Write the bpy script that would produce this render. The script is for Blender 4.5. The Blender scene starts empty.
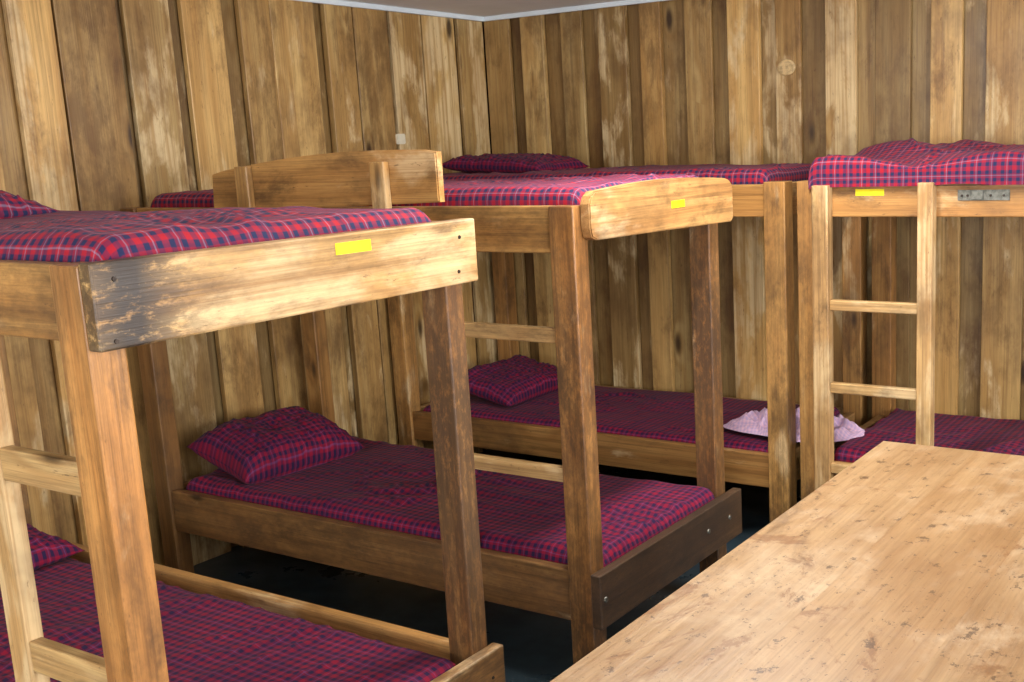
import bpy, bmesh, math, random
from mathutils import Vector, Matrix, noise as mn
random.seed(7)
S=bpy.context.scene
COL=bpy.context.collection
S.view_settings.view_transform='Standard'
S.view_settings.look='None'
S.view_settings.exposure=0.0

# ---------------- camera (solved from the photograph) ----------------
def make_camera():
    yaw,pi,ro=0.5488,0.1909,-0.0391
    fw=Vector((-math.sin(yaw)*math.cos(pi),math.cos(yaw)*math.cos(pi),-math.sin(pi)))
    rt=Vector((math.cos(yaw),math.sin(yaw),0)); up=rt.cross(fw)
    r=rt*math.cos(ro)+up*math.sin(ro); u=up*math.cos(ro)-rt*math.sin(ro)
    m=Matrix((( r.x,u.x,-fw.x,3.9291),(r.y,u.y,-fw.y,-4.8461),(r.z,u.z,-fw.z,1.65),(0,0,0,1)))
    cd=bpy.data.cameras.new('camera'); co=bpy.data.objects.new('camera',cd); COL.objects.link(co)
    co.matrix_world=m; cd.sensor_width=36; cd.lens=1112.34*36/1024
    cd.shift_x=-(650.5-512)/1024; cd.shift_y=(357.86-341)/1024
    cd.clip_start=.05
    S.camera=co
make_camera()

# ---------------- node helpers ----------------
class NT:
    def __init__(s,name):
        s.m=bpy.data.materials.new(name); s.m.use_nodes=True; s.t=s.m.node_tree; s.n=s.t.nodes
        s.bsdf=s.n['Principled BSDF']
    def put(s,sock,v):
        if hasattr(v,'is_output'): s.t.links.new(v,sock)
        elif v is not None: sock.default_value=v
    def math(s,op,a,b=None,c=None,clamp=False):
        n=s.n.new('ShaderNodeMath'); n.operation=op; n.use_clamp=clamp
        s.put(n.inputs[0],a); s.put(n.inputs[1],b); s.put(n.inputs[2],c); return n.outputs[0]
    def vmul(s,a,b):
        n=s.n.new('ShaderNodeVectorMath'); n.operation='MULTIPLY'; s.put(n.inputs[0],a); s.put(n.inputs[1],b); return n.outputs[0]
    def vadd(s,a,b):
        n=s.n.new('ShaderNodeVectorMath'); n.operation='ADD'; s.put(n.inputs[0],a); s.put(n.inputs[1],b); return n.outputs[0]
    def attr(s,name):
        n=s.n.new('ShaderNodeAttribute'); n.attribute_name=name; return n
    def noise(s,vec,scale,detail=3,rough=.5,dist=0):
        n=s.n.new('ShaderNodeTexNoise'); s.put(n.inputs['Vector'],vec); n.inputs['Scale'].default_value=scale
        n.inputs['Detail'].default_value=detail; n.inputs['Roughness'].default_value=rough; n.inputs['Distortion'].default_value=dist
        return n.outputs['Fac']
    def vor(s,vec,scale,rand=1):
        n=s.n.new('ShaderNodeTexVoronoi'); s.put(n.inputs['Vector'],vec); n.inputs['Scale'].default_value=scale
        n.inputs['Randomness'].default_value=rand
        return n
    def mix(s,f,a,b,mode='MIX'):
        n=s.n.new('ShaderNodeMix'); n.data_type='RGBA'; n.blend_type=mode
        s.put(n.inputs[0],f); s.put(n.inputs[6],a); s.put(n.inputs[7],b); return n.outputs[2]
    def rng(s,v,a,b,c=0.,d=1.,smooth=True):
        n=s.n.new('ShaderNodeMapRange'); n.interpolation_type='SMOOTHSTEP' if smooth else 'LINEAR'
        s.put(n.inputs[0],v); n.inputs[1].default_value=a; n.inputs[2].default_value=b; n.inputs[3].default_value=c; n.inputs[4].default_value=d
        return n.outputs[0]
    def bump(s,h,strength,dist=.01):
        n=s.n.new('ShaderNodeBump'); s.put(n.inputs['Height'],h); n.inputs['Strength'].default_value=strength; n.inputs['Distance'].default_value=dist
        s.t.links.new(n.outputs[0],s.bsdf.inputs['Normal'])

def C(r,g,b):  # sRGB 0-255 -> linear
    f=lambda v:(v/255/12.92) if v/255<=.04045 else ((v/255+.055)/1.055)**2.4
    return (f(r),f(g),f(b),1)

def wood_mat(name,light,mid,dark,bare,knots=.09,rough=.38,wearthr=.56,ringf=4.5,grime=.75,medc=.6):
    k=NT(name); P=k.attr('grain').outputs['Vector']; tint=k.attr('tint').outputs['Color']; wear=k.attr('wear').outputs['Fac']; soil=k.attr('soil').outputs['Fac']
    kv=k.vor(k.vmul(P,(2.2,6.5,6.5)),1.0)
    kd=kv.outputs['Distance']
    ksel=k.math('GREATER_THAN',k.noise(kv.outputs['Position'],3.1,0),.51)
    kinf=k.math('MULTIPLY',k.rng(kd,.0,.40,1,0),ksel)
    base=k.noise(k.vmul(P,(.45,7,7)),1.0,2,.4,.15)
    r=k.math('ADD',k.math('MULTIPLY',base,ringf),k.math('MULTIPLY',kinf,1.6))
    ring=k.rng(k.math('PINGPONG',r,.5),.02,.5)
    fine=k.noise(k.vmul(P,(5,260,260)),1.0,3,.65)
    med=k.noise(k.vmul(P,(1.3,60,60)),1.0,5,.68)
    big=k.noise(k.vmul(P,(1.3,5,5)),1.0,3,.55)
    blot=k.noise(k.vadd(k.vmul(P,(2.2,3.2,3.2)),(7,7,2)),1.0,5,.65)
    c=k.mix(k.math('MULTIPLY',ring,.7),light,mid)
    c=k.mix(k.rng(med,.42,.70,0,medc),c,dark)
    c=k.mix(k.rng(big,.36,.68,0,.6),c,mid)
    c=k.mix(k.rng(fine,.42,.75,0,.35),c,dark)
    c=k.mix(1.0,c,tint,'MULTIPLY')
    wn=k.noise(k.vadd(k.vmul(P,(2.2,6,6)),(5,3,1)),1.0,6,.62,.3)
    wn=k.math('ADD',wn,k.math('MULTIPLY',k.math('SUBTRACT',wear,.5),.24))
    wm=k.rng(wn,wearthr-.02,wearthr+.09)
    bc=k.mix(k.rng(med,.35,.75),bare,mid)
    c=k.mix(k.math('MULTIPLY',wm,.62),c,bc)
    gr=k.noise(k.vadd(k.vmul(P,(3.0,7,7)),(1,8,3)),1.0,6,.72,.2)
    gr=k.math('ADD',gr,k.math('MULTIPLY',k.math('SUBTRACT',.5,wear),.12))
    c=k.mix(k.rng(gr,.49,.70,0,grime),c,dark)
    c=k.mix(k.rng(blot,.48,.68,0,.45),c,dark)
    sc=k.noise(k.vmul(P,(18,70,70)),1.0,5,.75)
    c=k.mix(k.rng(sc,.61,.71,0,.65),c,dark)
    sn=k.noise(k.vmul(P,(26,60,60)),1.0,5,.75)
    sm=k.math('MULTIPLY',soil,k.rng(k.math('ADD',sn,k.math('MULTIPLY',soil,.18)),.44,.66))
    c=k.mix(sm,c,C(52,40,31))
    km=k.math('MULTIPLY',k.rng(kd,knots*.5,knots*1.6,1,0),ksel)
    c=k.mix(k.math('MULTIPLY',km,.9),c,C(40,22,12))
    k.put(k.bsdf.inputs['Base Color'],c)
    k.put(k.bsdf.inputs['Roughness'],k.math('ADD',k.rng(big,.3,.7,rough-.06,rough+.12),k.math('MULTIPLY',wm,.2)))
    k.bsdf.inputs['Specular IOR Level'].default_value=.45
    k.bump(k.math('ADD',k.math('MULTIPLY',med,.5),k.math('MULTIPLY',fine,.5)),.35,.004)
    return k.m
M_wall=wood_mat('wall_wood',C(212,174,110),C(176,132,72),C(86,56,28),C(230,208,162),.11,.40,.57,grime=.6,medc=.42)
M_bed=wood_mat('bed_wood',C(202,160,102),C(168,123,72),C(68,47,30),C(224,197,150),.09,.40,.58,grime=.65,medc=.5)
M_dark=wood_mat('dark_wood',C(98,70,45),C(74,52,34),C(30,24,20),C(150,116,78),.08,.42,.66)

def table_mat():
    k=NT('table_wood'); P=k.attr('grain').outputs['Vector']; tint=k.attr('tint').outputs['Color']
    med=k.noise(k.vmul(P,(1.5,40,40)),1,5,.65,.1); fine=k.noise(k.vmul(P,(6,200,200)),1,3,.6)
    big=k.noise(k.vmul(P,(1.6,3,3)),1,4,.6)
    c=k.mix(k.rng(med,.35,.75,0,.7),C(170,136,96),C(142,106,68))
    c=k.mix(k.rng(big,.42,.7,0,.6),c,C(130,92,54))
    c=k.mix(k.rng(fine,.4,.8,0,.3),c,C(90,62,36))
    c=k.mix(1,c,tint,'MULTIPLY')
    w=k.noise(k.vadd(k.vmul(P,(3,4,4)),(2,1,0)),1,7,.74,.3)
    c=k.mix(k.rng(w,.48,.68,0,.5),c,C(194,168,132))
    w2=k.noise(k.vadd(k.vmul(P,(2.5,4,4)),(9,4,0)),1,8,.75,.6)
    c=k.mix(k.rng(w2,.56,.62,0,.65),c,C(120,78,42))
    w3=k.noise(k.vadd(k.vmul(P,(1.6,3,3)),(3,9,0)),1,8,.8,.4)
    c=k.mix(k.rng(w3,.54,.66,0,.5),c,C(96,68,42))
    sc=k.noise(k.vmul(P,(18,24,24)),1,6,.8)
    c=k.mix(k.rng(sc,.58,.63,0,.75),c,C(76,54,36))
    sp=k.noise(k.vmul(P,(70,80,80)),1,3,.7)
    c=k.mix(k.rng(sp,.65,.69,0,.7),c,C(66,48,32))
    k.put(k.bsdf.inputs['Base Color'],c)
    k.put(k.bsdf.inputs['Roughness'],k.rng(w,.4,.65,.36,.54))
    k.bump(k.math('ADD',med,k.math('MULTIPLY',w2,.6)),.3,.004)
    return k.m
M_table=table_mat()

def plaid_mat(name,red,navy,line,period=.026,sheen=.03,lf=.2,bw=.23):
    k=NT(name); uv=k.n.new('ShaderNodeUVMap').outputs[0]
    sep=k.n.new('ShaderNodeSeparateXYZ'); k.t.links.new(uv,sep.inputs[0])
    def band(t,per,c,w,soft=.05):
        f=k.math('FRACT',k.math('DIVIDE',t,per)); d=k.math('ABSOLUTE',k.math('SUBTRACT',f,c))
        return k.rng(d,w-soft,w+soft,1,0)
    masks=[]
    for t in (sep.outputs[0],sep.outputs[1]):
        masks.append((band(t,period,.5,bw,.05),band(t,period*2,.03,.03,.02),band(t,period*4,.5,.13,.02)))
    (a1,l1,b1),(a2,l2,b2)=masks
    c=k.mix(k.math('MULTIPLY',k.math('ADD',a1,a2),.48),red,navy)
    c=k.mix(k.math('MULTIPLY',k.math('MAXIMUM',b1,b2),.3),c,navy)
    c=k.mix(k.math('MULTIPLY',k.math('ADD',l1,l2),lf),c,line)
    big=k.noise(uv,2.2,3,.5)
    c=k.mix(k.rng(big,.35,.7,0,.25),c,navy)
    k.put(k.bsdf.inputs['Base Color'],c); k.bsdf.inputs['Roughness'].default_value=.8
    k.bsdf.inputs['Sheen Weight'].default_value=sheen
    k.bsdf.inputs['Specular IOR Level'].default_value=.2
    k.bump(k.noise(uv,420,2),.15,.001)
    return k.m
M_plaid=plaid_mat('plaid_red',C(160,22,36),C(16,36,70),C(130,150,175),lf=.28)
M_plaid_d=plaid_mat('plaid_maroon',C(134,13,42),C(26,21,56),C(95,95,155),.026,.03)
M_plaid_p=plaid_mat('plaid_pale',C(222,180,196),C(186,160,194),C(238,230,238),.03,.03)

def plain(name,col,rough=.6,metal=0,nz=0,f=.6):
    k=NT(name); k.bsdf.inputs['Roughness'].default_value=rough; k.bsdf.inputs['Metallic'].default_value=metal
    if nz:
        t=k.n.new('ShaderNodeTexCoord').outputs['Object']; n=k.noise(t,nz,5,.6)
        c=k.mix(k.rng(n,.35,.7),col,tuple(v*f for v in col[:3])+(1,)); k.put(k.bsdf.inputs['Base Color'],c)
        k.put(k.bsdf.inputs['Roughness'],k.rng(n,.3,.7,rough-.1,rough+.1))
    else:
        k.bsdf.inputs['Base Color'].default_value=col
    return k.m
M_floor=plain('floor_paint',C(58,74,82),.35,0,4.)
M_ceil=plain('ceiling_paint',C(238,241,243),.7,0,2.,.9)
M_plaster=plain('window_paint',C(220,220,215),.5,0,3.)
M_yellow=plain('yellow_label',C(250,228,20),.5,0,30,.92)
M_steel=plain('zinc_steel',C(120,118,108),.5,.7,60)
M_iron=plain('dark_bolt',C(60,48,40),.45,.6,60)
M_white=plain('white_plastic',C(215,205,180),.5,0,30,.9)
M_oval=plain('worn_oval',C(204,172,120),.55,0,60,.55)

# ---------------- geometry helpers ----------------
def empty(name,loc=(0,0,0)):
    e=bpy.data.objects.new(name,None); COL.objects.link(e); e.empty_display_size=.1; e.location=loc; return e

class Mesh:
    """collects wood solids; each vertex carries grain coordinate, tint, wear, soil"""
    def __init__(s): s.v=[];s.f=[];s.g=[];s.t=[];s.w=[];s.s=[]
    def add(s,bm,axis,tint,wear,soil=None,cuts=14):
        if soil:
            lo=min(v.co[axis] for v in bm.verts); hi=max(v.co[axis] for v in bm.verts)
            no=Vector((0,0,0)); no[axis]=1
            for i in range(1,cuts):
                p=Vector((0,0,0)); p[axis]=lo+(hi-lo)*i/cuts
                bmesh.ops.bisect_plane(bm,geom=bm.verts[:]+bm.edges[:]+bm.faces[:],plane_co=p,plane_no=no)
            bm.verts.index_update()
        off=Vector((random.uniform(0,50),random.uniform(0,50),random.uniform(0,50)))
        b=len(s.v); bm.verts.ensure_lookup_table()
        for v in bm.verts:
            s.v.append(v.co.copy()); c=v.co
            g={0:(c.x,c.y,c.z),1:(c.y,c.z,c.x),2:(c.z,c.x,c.y)}[axis]
            s.g.append(Vector(g)+off); s.t.append(tint); s.w.append(wear); s.s.append(soil(c) if soil else 0.)
        for f in bm.faces: s.f.append([b+v.index for v in f.verts])
        bm.free()
    def box(s,x0,x1,y0,y1,z0,z1,tint=(1,1,1),wear=.5,axis=None,bev=.004,soil=None,cuts=14):
        bm=bmesh.new(); bmesh.ops.create_cube(bm,size=1)
        for v in bm.verts: v.co=Vector(((x0+x1)/2+v.co.x*(x1-x0),(y0+y1)/2+v.co.y*(y1-y0),(z0+z1)/2+v.co.z*(z1-z0)))
        if bev: bmesh.ops.bevel(bm,geom=bm.edges[:],offset=bev,segments=2,affect='EDGES',profile=.5)
        if axis is None:
            d=(x1-x0,y1-y0,z1-z0); axis=d.index(max(d))
        s.add(bm,axis,tint,wear,soil,cuts)
    def prism(s,pts,plane,a,b,axis,tint=(1,1,1),wear=.5,bev=.004):
        bm=bmesh.new()
        def co(p,d): return Vector((p[0],d,p[1])) if plane=='y' else Vector((d,p[0],p[1]))
        va=[bm.verts.new(co(p,a)) for p in pts]; vb=[bm.verts.new(co(p,b)) for p in pts]
        n=len(pts); bm.faces.new(va); bm.faces.new(vb[::-1])
        for i in range(n): bm.faces.new((va[i],vb[i],vb[(i+1)%n],va[(i+1)%n]))
        bmesh.ops.recalc_face_normals(bm,faces=bm.faces)
        ed=[e for e in bm.edges if (e.verts[0] in va)==(e.verts[1] in va)]
        bmesh.ops.bevel(bm,geom=ed,offset=bev,segments=2,affect='EDGES')
        s.add(bm,axis,tint,wear)
    def build(s,name,mat,parent=None):
        me=bpy.data.meshes.new(name); me.from_pydata(s.v,[],s.f)
        a=me.attributes.new('grain','FLOAT_VECTOR','POINT'); a.data.foreach_set('vector',[c for g in s.g for c in g])
        a=me.attributes.new('tint','FLOAT_COLOR','POINT'); a.data.foreach_set('color',[c for t in s.t for c in (*t,1)])
        a=me.attributes.new('wear','FLOAT','POINT'); a.data.foreach_set('value',s.w)
        a=me.attributes.new('soil','FLOAT','POINT'); a.data.foreach_set('value',s.s)
        me.materials.append(mat); o=bpy.data.objects.new(name,me); COL.objects.link(o)
        if parent: o.parent=parent
        return o
def tn(lo=.85,hi=1.1,hue=.05):
    b=random.uniform(lo,hi); h=random.uniform(-hue,hue); return (b*(1+h),b,b*(1-h*1.5))
def part(parent,name,dims,tint=None,wear=.5,mat=None,**kw):
    m=Mesh(); m.box(*dims,tint=tint or tn(),wear=wear,**kw); return m.build(name,mat or M_bed,parent)
def cyl(parent,name,p,axis,r,d,mat,seg=14,sc=(1,1,1)):
    bm=bmesh.new(); bmesh.ops.create_cone(bm,cap_ends=True,segments=seg,radius1=r,radius2=r*.8,depth=d)
    R={'x':Matrix.Rotation(math.pi/2,3,'Y'),'y':Matrix.Rotation(math.pi/2,3,'X'),'z':Matrix.Identity(3)}[axis]
    bmesh.ops.transform(bm,matrix=Matrix.Translation(p)@Matrix.Diagonal((*sc,1))@R.to_4x4(),verts=bm.verts)
    me=bpy.data.meshes.new(name); bm.to_mesh(me); bm.free(); me.materials.append(mat)
    o=bpy.data.objects.new(name,me); COL.objects.link(o)
    if parent: o.parent=parent
    return o
def simple(name,dims,mat,parent=None,bev=.001):
    x0,x1,y0,y1,z0,z1=dims; bm=bmesh.new(); bmesh.ops.create_cube(bm,size=1)
    for v in bm.verts: v.co=Vector(((x0+x1)/2+v.co.x*(x1-x0),(y0+y1)/2+v.co.y*(y1-y0),(z0+z1)/2+v.co.z*(z1-z0)))
    if bev: bmesh.ops.bevel(bm,geom=bm.edges[:],offset=bev,segments=2,affect='EDGES')
    me=bpy.data.meshes.new(name); bm.to_mesh(me); bm.free(); me.materials.append(mat)
    o=bpy.data.objects.new(name,me); COL.objects.link(o)
    if parent: o.parent=parent
    return o

# ---------------- room ----------------
XR,YF,H=6.4,-7.0,2.34
simple('floor',(-.1,XR+.1,YF-.1,.1,-.1,0),M_floor,bev=0)
simple('ceiling',(-.1,XR+.1,YF-.1,.1,H,H+.1),M_ceil,bev=0)
def board_wall(name,axis,length,seams_w,proud_w,rng_seed):
    random.seed(rng_seed); m=Mesh(); p=0.; i=0
    while p<length:
        pitch=random.uniform(*seams_w); pw=proud_w*random.uniform(.8,1.25)
        for (a,b,d0,d1,base) in ((p+pw-.02,p+pitch+.02,.034,.052,.62),(p,p+pw,random.uniform(-.008,.006),.026,1.0)):  # recessed boards tinted darker: seam shade put into their colour
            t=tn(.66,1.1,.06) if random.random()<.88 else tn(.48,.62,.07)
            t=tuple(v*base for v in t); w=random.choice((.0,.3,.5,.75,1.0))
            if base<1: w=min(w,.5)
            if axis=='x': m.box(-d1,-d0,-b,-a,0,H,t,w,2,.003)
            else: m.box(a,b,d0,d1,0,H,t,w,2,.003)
        p+=pitch; i+=1
    return m.build(name,M_wall)
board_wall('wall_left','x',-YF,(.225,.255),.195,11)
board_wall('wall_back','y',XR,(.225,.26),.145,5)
M_back=plain('dark_backing',C(30,20,12),.9)
simple('trim_1',(-.10,-.053,YF,.1,0,H),M_back,bev=0)
simple('trim_2',(-.10,XR,.053,.10,0,H),M_back,bev=0)
M_corn=plain('cornice_paint',C(214,222,226),.6,0,5,.9)
simple('trim_3',(.0,.022,YF,-.0,H-.022,H),M_corn)
simple('trim_4',(.022,XR,-.022,0,H-.022,H),M_corn)

def window_wall(name,fixed,axis,a0,a1,openings):
    m=Mesh()
    def slab(a,b,z0,z1):
        if b-a<.01 or z1-z0<.01: return
        n=max(1,round((b-a)/.22)); w=(b-a)/n
        for i in range(n):
            t=tn(.8,1.05)
            if axis=='x': m.box(fixed,fixed+.06,a+i*w,a+(i+1)*w,z0,z1,t,.4,2,.002)
            else: m.box(a+i*w,a+(i+1)*w,fixed-.06,fixed,z0,z1,t,.4,2,.002)
    p=a0
    for (s,e,z0,z1) in openings:
        slab(p,s,0,H); slab(s,e,0,z0); slab(s,e,z1,H); p=e
    slab(p,a1,0,H)
    m.build(name,M_wall)
    for k,(s,e,z0,z1) in enumerate(openings):
        global WN
        WN+=1; w=empty('window_%d'%WN)
        def bar(nm,a,b,c,d):
            if axis=='x': simple(nm,(fixed-.01,fixed+.07,a,b,c,d),M_plaster,w,.003)
            else: simple(nm,(a,b,fixed-.07,fixed+.01,c,d),M_plaster,w,.003)
        bar('sill',s,e,z0-.0,z0+.05); bar('head',s,e,z1-.05,z1); bar('jamb_1',s,s+.05,z0,z1); bar('jamb_2',e-.05,e,z0,z1)
        nn=max(2,round((e-s)/.7))
        for q in range(1,nn): bar('mullion_%d'%q,s+(e-s)*q/nn-.02,s+(e-s)*q/nn+.02,z0,z1)
WN=0
window_wall('wall_right',XR,'x',YF,0,[(-5.6,-3.6,1.0,2.2),(-3.0,-.9,1.0,2.2)])
window_wall('wall_front',YF,'y',0,XR,[(.8,2.8,.9,2.15),(3.6,5.6,.9,2.15)])

def area(name,loc,rot,sx,sy,e,col):
    l=bpy.data.lights.new(name,'AREA'); l.shape='RECTANGLE'; l.size=sx; l.size_y=sy; l.energy=e; l.color=col
    o=bpy.data.objects.new(name,l); COL.objects.link(o); o.location=loc; o.rotation_euler=rot; return o
area('daylight_a',(XR+.2,-1.95,1.6),(0,math.radians(90),0),1.5,2.1,215,(.98,.99,1))
area('daylight_b',(XR+.2,-4.6,1.6),(0,math.radians(90),0),1.5,2.1,145,(.98,.99,1))
area('daylight_c',(1.8,YF-.2,1.55),(math.radians(90),0,0),2.0,1.4,95,(.92,.96,1))
area('daylight_d',(4.6,YF-.2,1.55),(math.radians(90),0,0),2.0,1.4,135,(.92,.96,1))
# ceiling batten lamps, added unseen above the aisle to shade under the bunks
for i,(lx,ly,en) in enumerate(((2.45,-2.0,50),(4.9,-4.6,18))):
    L=empty('added_ceiling_lamp')
    simple('added_lamp_body',(lx-.05,lx+.05,ly-.62,ly+.62,H-.05,H-.001),M_plaster,L,.006)
    o=area('added_lamp_tube',(lx,ly,H-.06),(0,0,0),.12,1.2,en,(1,.99,.96)); o.parent=L
W=bpy.data.worlds.new('world'); S.world=W; W.use_nodes=True
W.node_tree.nodes['Background'].inputs[0].default_value=(.75,.85,1,1); W.node_tree.nodes['Background'].inputs[1].default_value=1.5

# ---------------- bunk bed builder (length along x, foot towards +x) ----------------
def slats(parent,name,x0,x1,y0,y1,z):
    m=Mesh(); n=12; w=(x1-x0)/n
    for i in range(n): m.box(x0+i*w+.012,x0+(i+1)*w-.012,y0,y1,z-.02,z,tn(.7,1),.5,1,.002)
    m.build(name,M_bed,parent)
post_soil=lambda k:(lambda c:min(1,k+.45*math.exp(-c.z/.35)+k*.8*math.exp(-((c.z-1.0)/.25)**2)))

def bed_lengthwise(x0,xf,y0,ypf,y1,zt=1.49,foot_low_mat=None,foot_rail=True,tints={},pfw=.07,rail_soil=None,ns=.25):
    e=empty('bunk_bed')
    xp=xf-.035
    g=lambda n:tints.get(n,(None,.5))
    def pt(name,dims,key,mat=None,soil=None):
        t,w=g(key); part(e,name,dims,t,w,mat,soil=soil)
    pt('foot_post_near',(xp-.085,xp,y0,y0+.07,0,zt-.005),'pn',soil=post_soil(ns))
    pt('foot_post_far',(xp-.08,xp,ypf-pfw,ypf,0,zt-.005),'pf',soil=post_soil(.4))
    pt('head_post_near',(x0,x0+.085,y0,y0+.07,0,zt-.005),'hn')
    pt('head_post_far',(x0,x0+.085,ypf-.07,ypf,0,zt-.005),'hf')
    if foot_rail: pt('upper_foot_rail',(xp,xf,y0,y1,zt-.15,zt),'ufr',soil=rail_soil)
    pt('lower_foot_rail',(xp,xf,y0-.005,y1,.23,.40),'lfr',foot_low_mat,soil=lambda c:.4)
    for lv,a,b in (('upper',zt-.14,zt-.005),('lower',.23,.395)):
        k='us' if lv=='upper' else 'ls'
        pt(lv+'_side_rail_near',(x0+.085,xp-.085,y0+.012,y0+.047,a,b),k,soil=lambda c:.25)
        pt(lv+'_side_rail_far',(x0+.085,xp-.08,ypf-.04,ypf-.005,a,b),k+'f')
        pt(lv+'_head_rail',(x0+.02,x0+.055,y0+.07,ypf-.07,a,b),'hr')
    slats(e,'upper_slats',x0+.09,xp-.01,y0+.05,ypf-.045,1.40)
    slats(e,'lower_slats',x0+.09,xp-.01,y0+.05,ypf-.045,.28)
    return e,xp

def ladder_side(e,xs,xe,y,rz,zt=1.345,h=.06):
    part(e,'ladder_stile',(xs,xs+.07,y,y+.035,0,zt),(1.1,1.12,1.15),.8)
    for i,z in enumerate(rz):
        part(e,'ladder_rung_%d'%(i+1),(xs+.07,xe,y+.002,y+.03,z-h/2,z+h/2),(1.05,1.12,1.2),.8)

# --- bunk A
A,xpA=bed_lengthwise(.03,2.19,-3.76,-2.80,-2.78,pfw=.06,ns=.08,tints={'pn':((1.05,.83,.64),.45),'pf':((.60,.49,.42),.35),'ufr':((1.03,1.02,1.0),.95),
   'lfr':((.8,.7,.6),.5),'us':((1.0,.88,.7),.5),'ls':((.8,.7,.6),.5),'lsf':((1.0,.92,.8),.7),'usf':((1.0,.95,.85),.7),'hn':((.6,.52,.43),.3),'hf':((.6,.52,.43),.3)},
   rail_soil=lambda c:.95*math.exp(-((c.y+3.70)/.11)**2)+.12)
ladder_side(A,1.722,xpA-.085,-3.745,(1.095,.70,.31),h=.065)
simple('yellow_tag',(2.19,2.1915,-3.225,-3.125,1.448,1.472),M_yellow,A,.0005)
for y,z in ((-3.72,1.46),(-3.73,1.355),(-2.84,1.45),(-2.85,1.37),(-3.72,.35),(-2.83,.33)):
    cyl(A,'bolt_%d'%(int(-y*100)),(2.1905,y,z),'x',.005,.003,M_iron)
# --- bunk B
random.seed(3)
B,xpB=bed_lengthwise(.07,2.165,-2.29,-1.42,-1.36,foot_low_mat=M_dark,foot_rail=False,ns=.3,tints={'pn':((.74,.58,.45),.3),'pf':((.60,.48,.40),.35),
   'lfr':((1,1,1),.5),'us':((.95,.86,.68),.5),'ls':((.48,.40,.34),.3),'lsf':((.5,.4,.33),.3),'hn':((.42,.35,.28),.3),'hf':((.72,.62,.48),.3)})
ladder_side(B,1.60,xpB-.085,-2.278,(1.11,.69,.30),zt=1.35,h=.045)
arc=[(-2.225,1.385),(-1.385,1.372),(-1.372,1.385),(-1.372,1.485),(-1.380,1.503),(-1.395,1.514),(-1.42,1.521)]
for i in range(13):
    t=i/12; y=-1.45-(2.19-1.45)*t; arc.append((y,1.524+.014*math.sin(math.pi*t)))
arc+=[(-2.222,1.522),(-2.243,1.510),(-2.255,1.488),(-2.255,1.42),(-2.248,1.395)]
m=Mesh(); m.prism(arc,'x',xpB,xpB+.035,1,(.98,.90,.82),.5); m.build('foot_board',M_bed,B)
simple('yellow_tag',(xpB+.035,xpB+.0365,-1.80,-1.715,1.445,1.468),M_yellow,B,.0005)
g=[(.63,1.47),(1.66,1.50),(1.66,1.648)]
for i in range(11):
    t=i/10; g.append((1.60-.90*t,1.652+.012*math.sin(math.pi*(.1+.9*t))-.04*t*t))
g+=[(.64,1.60)]
m=Mesh(); m.prism(g,'y',-2.308,-2.278,0,(1.02,.94,.76),.55); m.build('guard_board',M_bed,B)
for i,(a,b) in enumerate(((.79,.85),(1.41,1.47))):
    part(B,'guard_batten_%d'%(i+1),(a,b,-2.335,-2.308,1.38,1.625),(1.1,1.05,.9),.7)
for y in (-2.27,-1.62,-1.46): cyl(B,'bolt_%d'%int(-y*100),(xpB+.036,y,.32),'x',.01,.006,M_steel)

# ---------------- bunks along the back wall ----------------
def bed_back(x0,x1,seed):
    random.seed(seed); e=empty('bunk_bed'); yf,yb=-.91,-.015
    for nm,a in (('left',x0),('right',x1-.09)):
        part(e,'front_post_'+nm,(a,a+.09,yf,yf+.08,0,1.485),(.98,.88,.70),.45,soil=post_soil(.15))
        part(e,'back_post_'+nm,(a,a+.09,yb-.08,yb,0,1.485),(.8,.7,.55))
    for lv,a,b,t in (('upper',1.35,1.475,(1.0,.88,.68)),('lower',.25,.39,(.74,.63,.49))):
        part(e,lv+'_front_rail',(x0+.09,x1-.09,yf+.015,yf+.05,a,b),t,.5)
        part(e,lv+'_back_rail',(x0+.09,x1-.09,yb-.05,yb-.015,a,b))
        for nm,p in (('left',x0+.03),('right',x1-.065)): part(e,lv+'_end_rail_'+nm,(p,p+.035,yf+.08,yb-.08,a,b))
    slats(e,'upper_slats',x0+.09,x1-.09,yf+.055,yb-.055,1.40)
    slats(e,'lower_slats',x0+.09,x1-.09,yf+.055,yb-.055,.28)
    return e
Cb=bed_back(.03,2.15,21)
Db=bed_back(2.20,4.36,22)
part(Db,'ladder_stile_left',(2.275,2.34,-.948,-.895-.0,0,1.47),(1.1,1.15,1.25),.8)
part(Db,'ladder_stile_right',(2.68,2.735,-.948,-.895,0,1.475),(1.05,1.08,1.12),.8)
for i,z in enumerate((1.02,.70,.38)): part(Db,'ladder_rung_%d'%(i+1),(2.34,2.68,-.935,-.905,z-.02,z+.02),(1.1,1.15,1.22),.9)
simple('yellow_tag',(2.43,2.54,-.897,-.895,1.428,1.452),M_yellow,Db,.0005)
simple('hinge_plate',(2.81,2.99,-.899,-.895,1.408,1.445),M_steel,Db,.001)
simple('hinge_tongue',(2.86,2.90,-.905,-.899,1.412,1.44),M_steel,Db,.001)
for i,x in enumerate((2.825,2.845,2.925,2.97)): cyl(Db,'hinge_screw_%d'%i,(x,-.90,1.425),'y',.005,.004,M_iron)

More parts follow.
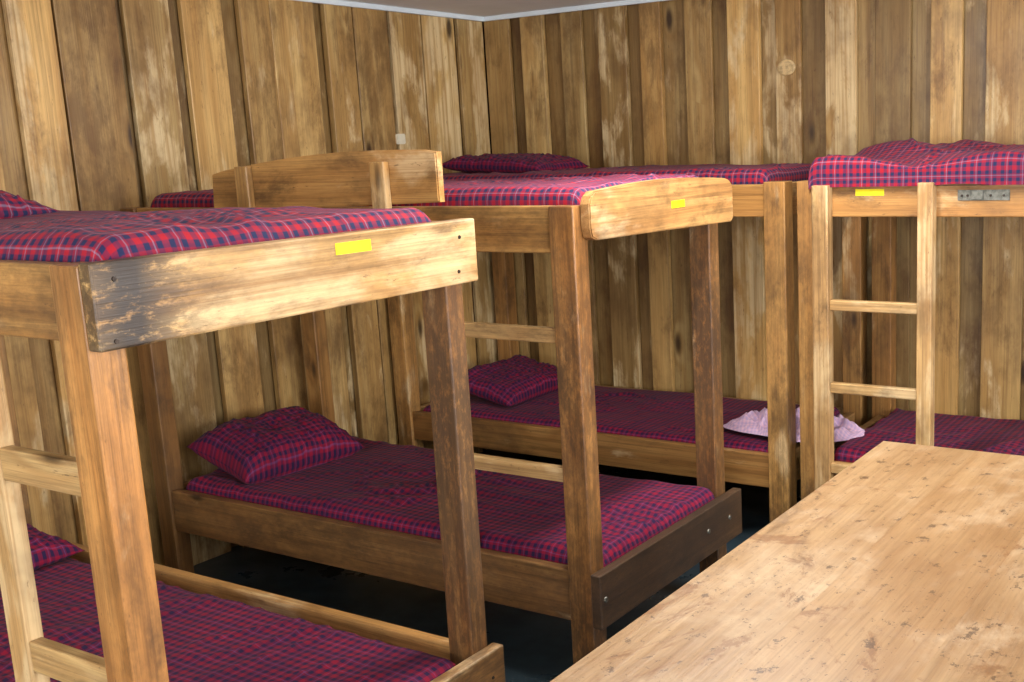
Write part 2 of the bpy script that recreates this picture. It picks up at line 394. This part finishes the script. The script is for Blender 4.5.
# ---------------- bedding ----------------
def edge(u,L,r):
    def e(a):
        if a>=r: return a,0
        t=(r-a)/r
        if t<=math.pi/2: return r-r*math.sin(t), r*(1-math.cos(t))
        return 0.,r+(t-math.pi/2)*r
    if u<L/2: p,d=e(u); return p,d
    p,d=e(L-u); return L-p,d
def sheet(name,x0,x1,y0,y1,ztop,zbot,amp=.006,wr=.008,seed=0,mat=None,r=.04,step=.02,extra=None,hem=0):
    L,Wd=x1-x0,y1-y0; drop=ztop-zbot; ext=drop-r+(math.pi/2)*r
    nu=int((L+2*ext)/step); nv=int((Wd+2*ext)/step)
    vs=[];uvs=[];fs=[]
    sv=Vector((seed*7.3,seed*3.1,seed*1.7))
    for j in range(nv+1):
        v=-ext+r+(Wd+2*ext-2*r)*j/nv; py,dy=edge(v,Wd,r)
        for i in range(nu+1):
            u=-ext+r+(L+2*ext-2*r)*i/nu; px,dx=edge(u,L,r)
            q=Vector((u,v,0))
            dr=drop+hem*mn.noise(Vector((u*3,v*3,seed)))
            d=min(dx+dy,dr)
            p=Vector((x0+px,y0+py,0))
            top=1-min(1,d/(r*1.2))
            n1=mn.noise(q*2.2+sv); n2=mn.noise(q*5+sv*2)
            a=seed*1.3
            wq=Vector((u*math.cos(a)+v*math.sin(a),(-u*math.sin(a)+v*math.cos(a))*.3,0))
            n3=mn.noise(wq*8+sv+Vector((n1*1.5,n2*.8,0)))
            ridge=max(0,1-abs(n3)*4)**2*max(0,.5+mn.noise(q*1.7-sv))
            n4=mn.noise(Vector((wq.y*9,wq.x*16,0))+sv)
            z=ztop-d+top*(amp*n1*1.6+amp*.7*n2+wr*ridge*1.5+wr*.15*n4)
            if extra: z+=top*extra(x0+u,y0+v)
            side=(1-top)*min(1,max(0,(drop-d)/drop*2))
            ox=side*(.005*n2+.003*n3)
            if dx>=r*.9: p.x+= -ox if u<L/2 else ox
            if dy>=r*.9: p.y+= -ox if v<Wd/2 else ox
            p.z=z; vs.append(p); uvs.append((u,v))
    for j in range(nv):
        for i in range(nu):
            a=j*(nu+1)+i; fs.append((a,a+1,a+nu+2,a+nu+1))
    b=len(vs)
    for (x,y) in ((x0,y0),(x1,y0),(x1,y1),(x0,y1)): vs.append(Vector((x,y,zbot))); uvs.append((x,y))
    fs.append((b+3,b+2,b+1,b))
    me=bpy.data.meshes.new(name); me.from_pydata(vs,[],fs)
    uvl=me.uv_layers.new(name='UVMap')
    for l in me.loops: uvl.data[l.index].uv=uvs[l.vertex_index]
    me.polygons.foreach_set('use_smooth',[True]*(len(fs)-1)+[False])
    me.materials.append(mat or M_plaid); o=bpy.data.objects.new(name,me); COL.objects.link(o); return o
def pillow(loc,sx,sy,h,rotz=0,tilt=0,seed=0,mat=None):
    n=40; vs=[];uvs=[];fs=[]; sv=Vector((seed*5.,seed*2.,0))
    R=Matrix.Rotation(rotz,4,'Z')@Matrix.Rotation(tilt,4,'Y')
    for sgn in (1,-1):
        for j in range(n+1):
            for i in range(n+1):
                a=-1+2*i/n; b=-1+2*j/n
                ax=a*(1-.09*(1-b*b)*abs(a)**3) ; by=b*(1-.09*(1-a*a)*abs(b)**3)
                prof=max(0,(1-a**4))**.55*max(0,(1-b**4))**.55
                q=Vector((a*sx*4,b*sy*4,sgn*2))+sv
                w=mn.noise(q*1.1)*.014+max(0,1-abs(mn.noise(q*2.0+Vector((0,0,4))))*5)**2*.012
                z=sgn*(h/2*prof*(1 if sgn>0 else .75))+w*min(1,prof*2)*(1 if sgn>0 else .3)
                p=R@Vector((ax*sx/2,by*sy/2,z)); vs.append(p+Vector(loc)); uvs.append((a*sx/2*1.05+.01,b*sy/2*1.05))
    N=(n+1)**2
    for s in (0,1):
        for j in range(n):
            for i in range(n):
                k=s*N+j*(n+1)+i; q=(k,k+1,k+n+2,k+n+1); fs.append(q if s==0 else q[::-1])
    me=bpy.data.meshes.new('pillow'); me.from_pydata(vs,[],fs)
    uvl=me.uv_layers.new(name='UVMap')
    for l in me.loops: uvl.data[l.index].uv=uvs[l.vertex_index]
    bm=bmesh.new(); bm.from_mesh(me); bmesh.ops.remove_doubles(bm,verts=bm.verts,dist=.0005); bm.to_mesh(me); bm.free()
    me.polygons.foreach_set('use_smooth',[True]*len(me.polygons))
    me.materials.append(mat or M_plaid_d); o=bpy.data.objects.new('pillow',me); COL.objects.link(o); return o

# A
sheet('mattress',.13,2.145,-3.705,-2.85,1.512,1.402,.007,.010,1,r=.05,extra=lambda x,y:.018*max(0,x-.6)/1.5)
pillow((.66,-3.30,1.538),.50,.56,.11,0,.05,1,M_plaid)
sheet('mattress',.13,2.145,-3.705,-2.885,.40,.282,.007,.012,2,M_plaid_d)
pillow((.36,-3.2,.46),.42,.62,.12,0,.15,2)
# B
sheet('mattress',.17,2.12,-2.235,-1.468,1.535,1.402,.005,.008,3)
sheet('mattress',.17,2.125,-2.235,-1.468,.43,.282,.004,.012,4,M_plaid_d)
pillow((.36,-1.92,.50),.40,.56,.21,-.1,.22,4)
# C
sheet('mattress',.13,2.05,-.85,-.075,1.535,1.402,.006,.008,5)
pillow((.50,-.45,1.562),.62,.42,.10,0,.05,5)
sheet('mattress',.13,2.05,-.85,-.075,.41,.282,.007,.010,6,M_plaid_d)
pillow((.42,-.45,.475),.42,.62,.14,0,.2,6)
# D
def bump_d(x,y):
    g=lambda cx,cy,s,h:h*math.exp(-((x-cx)**2+(y-cy)**2)/(2*s*s))
    return g(2.50,-.42,.14,.065)+g(2.75,-.30,.12,.03)+g(3.0,-.6,.2,.02)+.015*math.sin((x*.8+y)*14)*math.exp(-((x-2.6)/.4)**2)
sheet('mattress',2.30,4.26,-.85,-.075,1.53,1.402,.008,.012,7)
sheet('blanket',2.255,4.2,-.925,-.06,1.56,1.462,.014,.026,8,M_plaid,.035,.015,bump_d,.03)
sheet('mattress',2.30,4.26,-.85,-.075,.43,.282,.008,.012,9,M_plaid_d)

def crumple(name,cx,cy,z,sx,sy,h,seed,mat):
    n=80; vs=[];fs=[];uvs=[]; sv=Vector((seed,seed*2,0)); ar=sx/sy
    for j in range(n+1):
        for i in range(n+1):
            # disc mapping keeps the outline soft and rounded
            a0=-1+2*i/n;b0=-1+2*j/n; a=a0*math.sqrt(1-b0*b0/2); b=b0*math.sqrt(1-a0*a0/2)
            r=min(1,math.hypot(a,b)); q=Vector((a*1.6*ar,b*1.6,0))+sv
            f=max(0,1-abs(mn.noise(q*1.6))*3)**1.5*.6+.4*abs(mn.noise(q*3))
            k=1+.2*mn.noise(Vector((math.atan2(b,a)*1.3,seed,0)))
            zz=h*(1-r**3)*(.35+f)
            vs.append(Vector((cx+a*sx/2*k,cy+b*sy/2*k,z+max(.002,zz)))); uvs.append((a*sx,b*sy))
    for j in range(n):
        for i in range(n):
            a=j*(n+1)+i; fs.append((a,a+1,a+n+2,a+n+1))
    me=bpy.data.meshes.new(name); me.from_pydata(vs,[],fs); uvl=me.uv_layers.new(name='UVMap')
    for l in me.loops: uvl.data[l.index].uv=uvs[l.vertex_index]
    me.polygons.foreach_set('use_smooth',[True]*len(fs)); me.materials.append(mat)
    o=bpy.data.objects.new(name,me); COL.objects.link(o); return o
crumple('folded_sheet',2.06,-.62,.430,.62,.36,.085,3,M_plaid_p)

# ---------------- table ----------------
random.seed(9)
T=empty('dining_table'); m=Mesh()
x=2.84; xe=4.20; y0,y1=-4.25,-1.75
ws=[.27,.28,.26,.28,.27]
for w in ws:
    m.box(x,x+w+.0015,y0,y1,.708,.75,tn(.97,1.03,.02),.5,1,.0012); x+=w
m.build('table_top',M_table,T)
for i,(a,b) in enumerate(((2.92,-1.92),(4.03,-1.92),(2.92,-4.17),(4.03,-4.17))):
    part(T,'leg_%d'%(i+1),(a,a+.09,b,b+.09,0,.708),mat=M_table)
for nm,d in (('apron_left',(2.945,2.975,-4.08,-1.92,.60,.708)),('apron_right',(4.065,4.095,-4.08,-1.92,.60,.708)),
             ('apron_far',(3.01,4.03,-1.885,-1.855,.60,.708)),('apron_near',(3.01,4.03,-4.14,-4.11,.60,.708))):
    part(T,nm,d,mat=M_table)

# wall fittings
simple('light_switch',(.0,.016,-.735,-.675,1.69,1.74),M_white,None,.004)
cyl(None,'oval_wall_plaque',(1.76,-.006,1.965),'y',.045,.003,M_oval,28,(1,1,.8))
